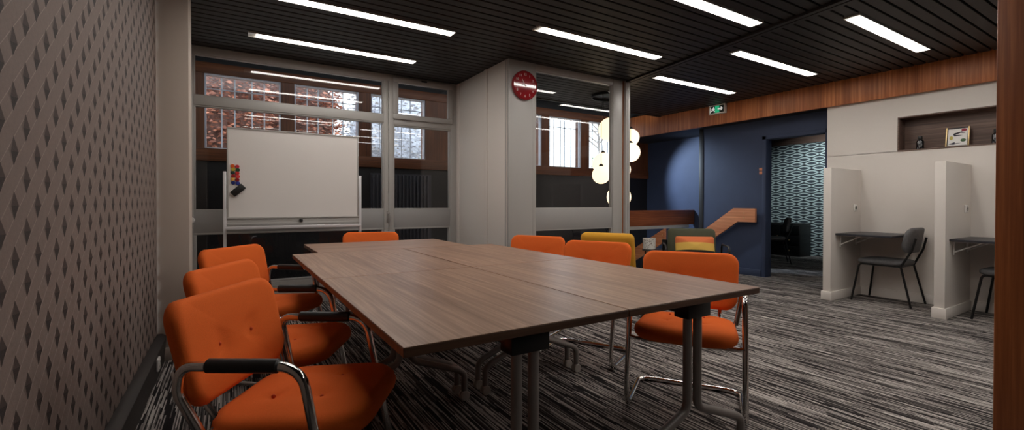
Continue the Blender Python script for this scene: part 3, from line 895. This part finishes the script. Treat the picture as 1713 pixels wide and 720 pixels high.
# ------------------------------------------------------------------ exit sign
ex = thing('exit_sign', 'lit emergency exit sign box with running figure on the wood fascia', 'exit sign', (6.43, 4.316, 2.545))
MB().box((-.05, -.138, -.072), (0, .138, .072), .005).build('housing', m_paper, ex)
MB().box((-.052, -.118, -.053), (-.0495, .118, .053)).build('sign_panel', plain('exit_panel_dark', (24, 40, 36), .5), ex)
MB().box((-.0535, -.045, -.053), (-.0515, .03, .053)).build('green_field', emit('exit_lit_green', (40, 170, 120), .5), ex)
def ex_poly(mb, pts): mb.prism([(-a, b) for a, b in pts], -.0555, -.0533, 'x')
fig = MB()   # running figure and door (left), arrow (right); +a is to the right seen from the room
ex_poly(fig, [(-.112, -.045), (-.1, -.045), (-.1, .045), (-.112, .045)])
fig.lathe([(.009, -.0555), (.009, -.0533)], (0, .052, .034), 14, 'x')
ex_poly(fig, [(-.07, .022), (-.04, .024), (-.03, .0), (-.045, -.01), (-.025, -.028), (-.04, -.044), (-.048, -.04), (-.038, -.028), (-.062, -.012), (-.09, -.03), (-.096, -.022), (-.07, .0), (-.072, .01), (-.088, .0), (-.092, .006)])
ex_poly(fig, [(.02, -.008), (.07, -.008), (.07, -.03), (.105, .004), (.07, .036), (.07, .014), (.02, .014)])
fig.build('pictogram', m_exit_white, ex)

# ------------------------------------------------------------------ globe pendant
gl = thing('pendant_cluster', 'cluster lamp of glowing opal globes on a black ring, behind the glazed panel', 'pendant lamp', (4.55, 4.75, ZC))
MB().lathe([(.24, 0), (.25, -.004), (.25, -.035), (.235, -.038), (.235, -.01), (.02, -.008)], seg=40).build('canopy', m_blackmetal, gl)
for gx, gy, gz, gr in ((4.477, 4.649, 2.114, .165), (4.60, 4.921, 1.668, .158), (4.30, 4.64, 1.479, .122), (4.66, 4.666, 1.18, .168), (4.98, 4.753, 2.056, .125), (4.82, 4.60, 1.813, .135), (4.76, 4.73, 1.574, .14)):
    x, y, z = gx-4.55, gy-4.75, gz-ZC
    o = MB().sphere((x, y, z), gr).build('globe', m_globe, gl)
    cx_, cy_ = x, y
    l = math.hypot(cx_, cy_)
    if l > .22: cx_, cy_ = cx_*.22/l, cy_*.22/l
    MB().tube([(cx_, cy_, -.02), (cx_, cy_, -.10), (x, y, -.25), (x, y, z+gr)], .0035, .05, 6).build('cord', m_blackmetal, gl)
    MB().lathe([(.03, z+gr-.012), (.03, z+gr+.012), (.012, z+gr+.03)], (x, y, 0), 14).build('cap', m_blackmetal, gl)

# ------------------------------------------------------------------ booths: desks, chairs, sockets
def booth_desk(y1, label):
    d = thing('booth_desk', label, 'desk', (6.17, y1, 0), 0, 'wall desks in the booths')
    MB().box((-.32, -.52, .735), (.322, -.001, .757), .003).build('desktop', m_darkdesk, d)
    for x in (-.20, .20):
        b = MB()
        b.box((x-.012, -.012, .60), (x+.012, -.001, .735), .002); b.box((x-.012, -.33, .724), (x+.012, -.001, .735), .002)
        b.tube([(x, -.008, .625), (x, -.20, .728)], .007, seg=8)
        b.build('bracket', m_paper, d, label='white wall bracket')
    return d
booth_desk(2.465, 'dark wall desk in the booth nearest the doorway')
booth_desk(1.50, 'dark wall desk in the booth beside the wood post')

def make_grey_chair():
    c = thing('booth_chair', 'x', 'chair', (0, 0, 0), 0, 'grey upholstered chairs at the booth desks')
    s = cushion(outline(.44, .44, .10), .05, .012, .5, 8); s.xf(T(0, .02, .452)); s.build('seat', m_greyfab, c, angle=80)
    b = cushion(outline(.42, .27, .09), .05, .01, .5, 8)
    for v in b.bm.verts: v.co.z += .04*(v.co.x/.21)**2
    Rb = Matrix(((1, 0, 0, 0), (0, 0, 1, 0), (0, 1, 0, 0), (0, 0, 0, 1)))
    b.xf(T(0, -.245, .70) @ RX(math.radians(10)) @ Rb); b.build('backrest', m_greyfab, c, angle=80)
    r = .0105
    for s_ in (-1, 1):
        MB().tube([(s_*.235, .26, .0), (s_*.195, .20, .422), (s_*.19, -.17, .422)], r, .035, 10).build('front_leg', m_blackmetal, c)
        MB().tube([(s_*.205, -.265, .0), (s_*.18, -.17, .422), (s_*.16, -.255, .60), (s_*.15, -.285, .73)], r, .02, 10).build('rear_leg', m_blackmetal, c)
    for yy in (.19, -.165): MB().tube([(-.188, yy, .420), (.188, yy, .420)], r, seg=10).build('seat_rail', m_blackmetal, c)
    return c
g0 = make_grey_chair(); g0.location = (6.245, 2.105, 0); g0['label'] = 'grey upholstered chair in the booth nearest the doorway'
g1 = copy_tree(g0); g1.location = (6.22, 1.11, 0); g1['label'] = 'grey upholstered chair in the second booth, half hidden by the wood post'
def socket(x, y, z, label):
    s = thing('wall_socket', label, 'socket', (x, y, z))
    MB().box((-.04, -.010, -.04), (.04, .002, .04), .005).build('socket_plate', m_paper, s)
    MB().lathe([(.024, -.010), (.024, -.013), (.020, -.013), (.019, -.009)], seg=20, axis='y').build('socket_insert', m_alu, s)
    for dx in (-.009, .009): MB().lathe([(.003, -.0095), (.003, -.0115)], (dx, 0, 0), 8, 'y').build('pin_hole', m_black, s)
socket(6.336, 2.463, 1.045, 'white socket on the booth divider nearest the doorway')
socket(6.336, 1.498, 1.045, 'white socket on the middle booth divider')
sw = thing('light_switch', 'copper double light switch on the navy wall beside the doorway', 'light switch', (6.72, 3.797, 1.575))
for zz in (.026, -.026):
    MB().box((-.010, -.04, zz-.023), (.001, .04, zz+.023), .003).build('switch_plate', m_copper, sw)

# niche objects
for y, z0, lab in ((1.93, 1.705, 'small dark bottle at the left end of the wall niche'), (1.335, 1.705, 'dark bottle right of the framed picture in the wall niche')):
    b = thing('niche_bottle', lab, 'bottle', (6.56, y, z0), 0, 'dark bottles in the wall niche')
    MB().lathe([(.030, 0), (.034, .004), (.034, .085), (.028, .098), (.014, .104), (.014, .108)], seg=24).build('bottle_body', m_bottle, b)
    MB().lathe([(.019, .106), (.020, .108), (.020, .142), (.018, .145)], seg=20).build('bottle_cap', m_black, b)
pf = thing('picture_frame', 'small gold framed abstract picture leaning in the wall niche', 'picture', (6.575, 1.63, 1.706))
pf.rotation_euler = (0, math.radians(9), 0)
w, h = .088, .205
MB().frame(-w, w, 0, h, .010, -.008, .010, 'x', .002).build('frame', m_black, pf)
for s_ in (-1, 1): MB().box((-.012, s_*w-.006, 0), (.012, s_*w+.006, h+.004), .002).build('frame_side', m_gold, pf)
MB().box((.0, -w+.006, .006), (.006, w-.006, h-.006)).build('picture_sheet', m_paper, pf)
def blob(nm, pts, c, d=-.0016):
    MB().prism([(a, b) for a, b in pts], d, .001, 'x').build(nm, plain('print_'+nm, c, .6), pf)
def ell(cx, cy, a, b, n=18): return [(cx+a*math.cos(2*PI*k/n), cy+b*math.sin(2*PI*k/n)) for k in range(n)]
blob('red_shape', ell(-.048, .176, .022, .016), (150, 40, 60))
blob('yellow_shape', ell(.05, .095, .014, .022), (196, 180, 90))
blob('green_shape', ell(-.045, .065, .022, .017), (64, 96, 60))
blob('black_stroke', [(.03, .145), (-.03, .16), (-.06, .14), (-.02, .145), (.02, .128), (-.04, .120), (.025, .112), (.036, .13)], (30, 30, 44))
blob('dark_stroke', [(.07, .03), (.02, .05), (.02, .035), (-.03, .038), (.03, .022)], (40, 44, 60))

# ------------------------------------------------------------------ lounge
def lounge_chair(name, label, loc, rz, mat, w=.62, bz=.545):
    c = thing(name, label, 'armchair', loc, rz)      # faces -y
    s = cushion(outline(w-.04, .56, .07), .11, .02, .5, 8); s.xf(T(0, -.02, .36) @ RX(math.radians(-6))); s.build('seat', mat, c, angle=80)
    b = cushion(outline(w, .50, .05), .10, .02, .5, 8)
    Rb = Matrix(((1, 0, 0, 0), (0, 0, -1, 0), (0, 1, 0, 0), (0, 0, 0, 1)))
    b.xf(T(0, .30, bz) @ RX(math.radians(-16)) @ Rb); b.build('backrest', mat, c, angle=80)
    for s_ in (-1, 1):
        x = s_*(w/2+.045)
        MB().tube([(x, .30, 0), (x, .235, .60), (x, -.24, .61), (x, -.30, 0)], .011, .07, 10).build('side_frame', m_blackmetal, c)
    for yy, zz in ((-.30, .30), (.26, .27)): MB().tube([(-w/2-.045, yy, zz), (w/2+.045, yy, zz)], .010, seg=8).build('cross_bar', m_blackmetal, c)
    return c
A = lounge_chair('lounge_armchair', 'olive green armchair with black tube arms by the navy wall', (4.65, 3.425, 0), math.radians(-47), m_greenfab, .58)
B = lounge_chair('lounge_armchair', 'mustard yellow armchair seen from behind at the glazed panel', (3.25, 3.29, 0), math.radians(122), m_yellow, .52, .59)
cu = cushion(outline(.44, .26, .05), .09, .03, .6, 10)
for v in cu.bm.verts:
    k = abs(v.co.x)/.22
    v.co.y *= 1+.16*k**4; v.co.x *= 1+.08*(abs(v.co.y)/.13)**4; v.co.z *= 1-.5*k**4
cuo = cu.build('throw_pillow', m_cushion, angle=80)
Rb = Matrix(((1, 0, 0, 0), (0, 0, -1, 0), (0, 1, 0, 0), (0, 0, 0, 1)))
cuo.matrix_world = T(4.65, 3.425, 0) @ RZ(math.radians(-47)) @ T(.02, .14, .56) @ RX(math.radians(-20)) @ Rb
tag(cuo, 'orange, yellow and black striped pillow on the olive armchair', 'pillow')
st = thing('side_table', 'low black round side table between the two armchairs', 'side table', (4.67, 4.02, 0))
MB().lathe([(.155, .482), (.168, .485), (.168, .497), (.155, .50), (.01, .50)], seg=40).build('tabletop', m_black, st)
for k in range(3):
    a = 2*PI*k/3+.5
    MB().tube([(.13*math.cos(a), .13*math.sin(a), .484), (.16*math.cos(a), .16*math.sin(a), 0)], .008, seg=8).build('leg', m_blackmetal, st)
p_ = thing('terrazzo_pot', 'speckled white terrazzo pot on the black side table', 'pot', (4.618, 4.078, .50))
MB().lathe([(.06, 0), (.078, .006), (.082, .14), (.076, .14), (.07, .03), (.01, .025)], seg=32).build('pot_body', m_terr, p_)
c_ = MB().lathe([(.03, 0), (.036, .004), (.038, .125), (.034, .125), (.03, .012), (.005, .010)], seg=28).build('cup', m_black, loc=(4.738, 3.925, .50))
tag(c_, 'tall black cup beside the terrazzo pot on the side table', 'cup')

# ------------------------------------------------------------------ room beyond the doorway
oc = copy_tree(g0); oc.name = 'office_chair'; oc.location = (8.55, 4.62, 0); oc.rotation_euler = (0, 0, math.radians(35))
del oc['group']; oc['label'] = 'dark chair standing in the room beyond the doorway'
cb = thing('office_cabinet', 'black cabinet with brass knobs against the scallop wallpaper', 'cabinet', (10.05, 5.15, 0))
MB().box((-.22, -.38, 0), (.22, .38, .68), .008).build('body', m_black, cb)
for k, zz in enumerate((.12, .34, .55)):
    d = MB().box((-.232, -.36, zz-.10), (-.22, .0, zz+.09), .004).build('drawer', m_blackmetal, cb)
    MB().lathe([(.008, -.232), (.008, -.25), (.016, -.255), (.012, -.268)], (0, -.18, zz), 14, 'x').build('knob', m_gold, d)
d = MB().box((-.232, .01, .02), (-.22, .36, .64), .004).build('door', m_blackmetal, cb)
MB().box((-.262, .05, .3), (-.232, .065, .42), .003).build('handle', m_gold, d)
cl_ = thing('ceiling_lamp', 'small round metal ceiling lamp in the room beyond the doorway', 'ceiling lamp', (8.9, 4.1, 2.70))
MB().lathe([(.06, 0), (.06, -.03), (.01, -.035)], seg=24).build('lamp_base', m_blackmetal, cl_)
MB().lathe([(.03, -.035), (.16, -.07), (.19, -.12), (.18, -.12), (.15, -.08), (.02, -.05)], seg=32).build('lamp_shade', m_chrome, cl_)

# ------------------------------------------------------------------ outdoors
struct('ground_outside', MB().box((-8, 6.82, 1.45), (20, 30, 1.62)), m_ground, 'raised ground outside the windows')
def leaves(n, cx, cy, cz, rx, ry, rz, size, mats, prob, inner=0.):
    mb = MB()
    for _ in range(n):
        while True:
            p = Vector((random.uniform(-1, 1), random.uniform(-1, 1), random.uniform(-1, 1)))
            if inner < p.length < 1: break
        s = size*random.uniform(.6, 1.4)
        q = Matrix.Rotation(random.uniform(0, 2*PI), 3, 'Z') @ Matrix.Rotation(random.uniform(-1.3, 1.3), 3, 'X')
        c = Vector((cx+p.x*rx, cy+p.y*ry, cz+p.z*rz))
        vs = [mb.bm.verts.new(c+q @ Vector(v)) for v in ((-s, 0, 0), (0, -s*.5, .15*s), (s, 0, 0), (0, s*.5, .15*s))]
        f = mb.bm.faces.new(vs); f.material_index = 0 if random.random() < prob else 1
    return mb
def tree(label, x, y, z0, h, rx, rz_, n, mats, prob, bark, size=.05, name='tree', core=False, core_mat=None):
    t = thing(name, label, 'tree', (x, y, z0), 0, 'trees and shrubs outside the windows')
    tk = MB().tube([(0, 0, 0), (.03, 0, h*.4), (-.04, .02, h)], [.07, .06, .02], .3, 8)
    for k in range(9):
        a = random.uniform(0, 2*PI); zz = h*random.uniform(.25, .9); l = rx*random.uniform(.5, .95)
        tk.tube([(0, 0, zz), (l*.5*math.cos(a), l*.5*math.sin(a), zz+.25), (l*math.cos(a), l*math.sin(a), zz+.6*random.random()+.2)], [.022, .016, .006], .1, 6)
    tk.build('trunk', bark, t)
    if n:
        lv = leaves(n, 0, 0, h*.75, rx, rx*.6, rz_, size, None, prob, .72 if core else 0.)
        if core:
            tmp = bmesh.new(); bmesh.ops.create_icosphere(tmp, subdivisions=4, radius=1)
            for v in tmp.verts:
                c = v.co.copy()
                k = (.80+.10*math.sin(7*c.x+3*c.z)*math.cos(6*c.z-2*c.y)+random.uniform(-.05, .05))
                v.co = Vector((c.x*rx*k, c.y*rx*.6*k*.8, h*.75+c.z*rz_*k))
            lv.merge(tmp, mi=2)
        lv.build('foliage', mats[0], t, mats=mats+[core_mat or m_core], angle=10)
    return t
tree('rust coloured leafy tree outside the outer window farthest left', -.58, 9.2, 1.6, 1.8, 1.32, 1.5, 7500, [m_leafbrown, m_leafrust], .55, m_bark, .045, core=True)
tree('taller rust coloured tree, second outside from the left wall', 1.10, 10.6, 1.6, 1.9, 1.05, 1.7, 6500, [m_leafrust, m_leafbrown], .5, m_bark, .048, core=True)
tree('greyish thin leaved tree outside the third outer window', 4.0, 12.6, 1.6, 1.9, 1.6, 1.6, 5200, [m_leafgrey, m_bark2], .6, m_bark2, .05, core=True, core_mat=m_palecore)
tree('bare pale tree outside the window left of the globes', 6.9, 9.6, 1.6, 1.9, .9, 1.2, 0, None, 1, m_bark2)
tree('bare pale tree outside, behind the globe lamps', 9.0, 9.8, 1.6, 2.0, .9, 1.2, 0, None, 1, m_bark2)
tree('small green shrub outside the third outer window', 3.75, 9.6, 1.6, .35, .32, .3, 260, [m_leafgreen, m_leafgrey], .8, m_bark2, .05, 'shrub')
tree('small green shrub outside near the globe lamps', 8.0, 8.6, 1.6, .5, .36, .4, 420, [m_leafgreen, m_leafgreen], .8, m_bark2, .05, 'shrub')

# ------------------------------------------------------------------ light
w = bpy.data.worlds.new('world'); SC.world = w; w.use_nodes = True
bg = w.node_tree.nodes['Background']; bg.inputs['Color'].default_value = (.86, .93, 1.0, 1); bg.inputs['Strength'].default_value = 2.7
def area(name, loc, rot, sx, sy, e, col):
    l = bpy.data.lights.new(name, 'AREA'); l.shape = 'RECTANGLE'; l.size = sx; l.size_y = sy; l.energy = e; l.color = col
    o = bpy.data.objects.new(name, l); COL.objects.link(o); o.location = loc; o.rotation_euler = rot
    return o
def spot(name, loc, to, e, deg, blend, col, rad):
    l = bpy.data.lights.new(name, 'SPOT'); l.energy = e; l.spot_size = math.radians(deg); l.spot_blend = blend; l.color = col; l.shadow_soft_size = rad
    o = bpy.data.objects.new(name, l); COL.objects.link(o); o.location = loc
    o.rotation_euler = (Vector(to)-Vector(loc)).to_track_quat('-Z', 'Y').to_euler()
    return o
# added spots standing in for daylight, in the room beyond and over the stairs
spot('daylight_fill_beyond', (8.9, 4.1, 2.52), (10.3, 4.6, 1.5), 120, 80, .9, (.86, .96, 1), .10)
spot('daylight_fill_stairs', (6.1, 6.35, 2.1), (7.4, 5.0, 1.35), 170, 72, .6, (.66, .82, 1), .05)

SC.view_settings.view_transform = 'Standard'; SC.view_settings.look = 'None'
SC.view_settings.exposure = .46; SC.view_settings.gamma = 1; SC.view_settings.use_curve_mapping = False
SC.cycles.max_bounces = 8; SC.cycles.transparent_max_bounces = 12
SC.cycles.sample_clamp_indirect = 6
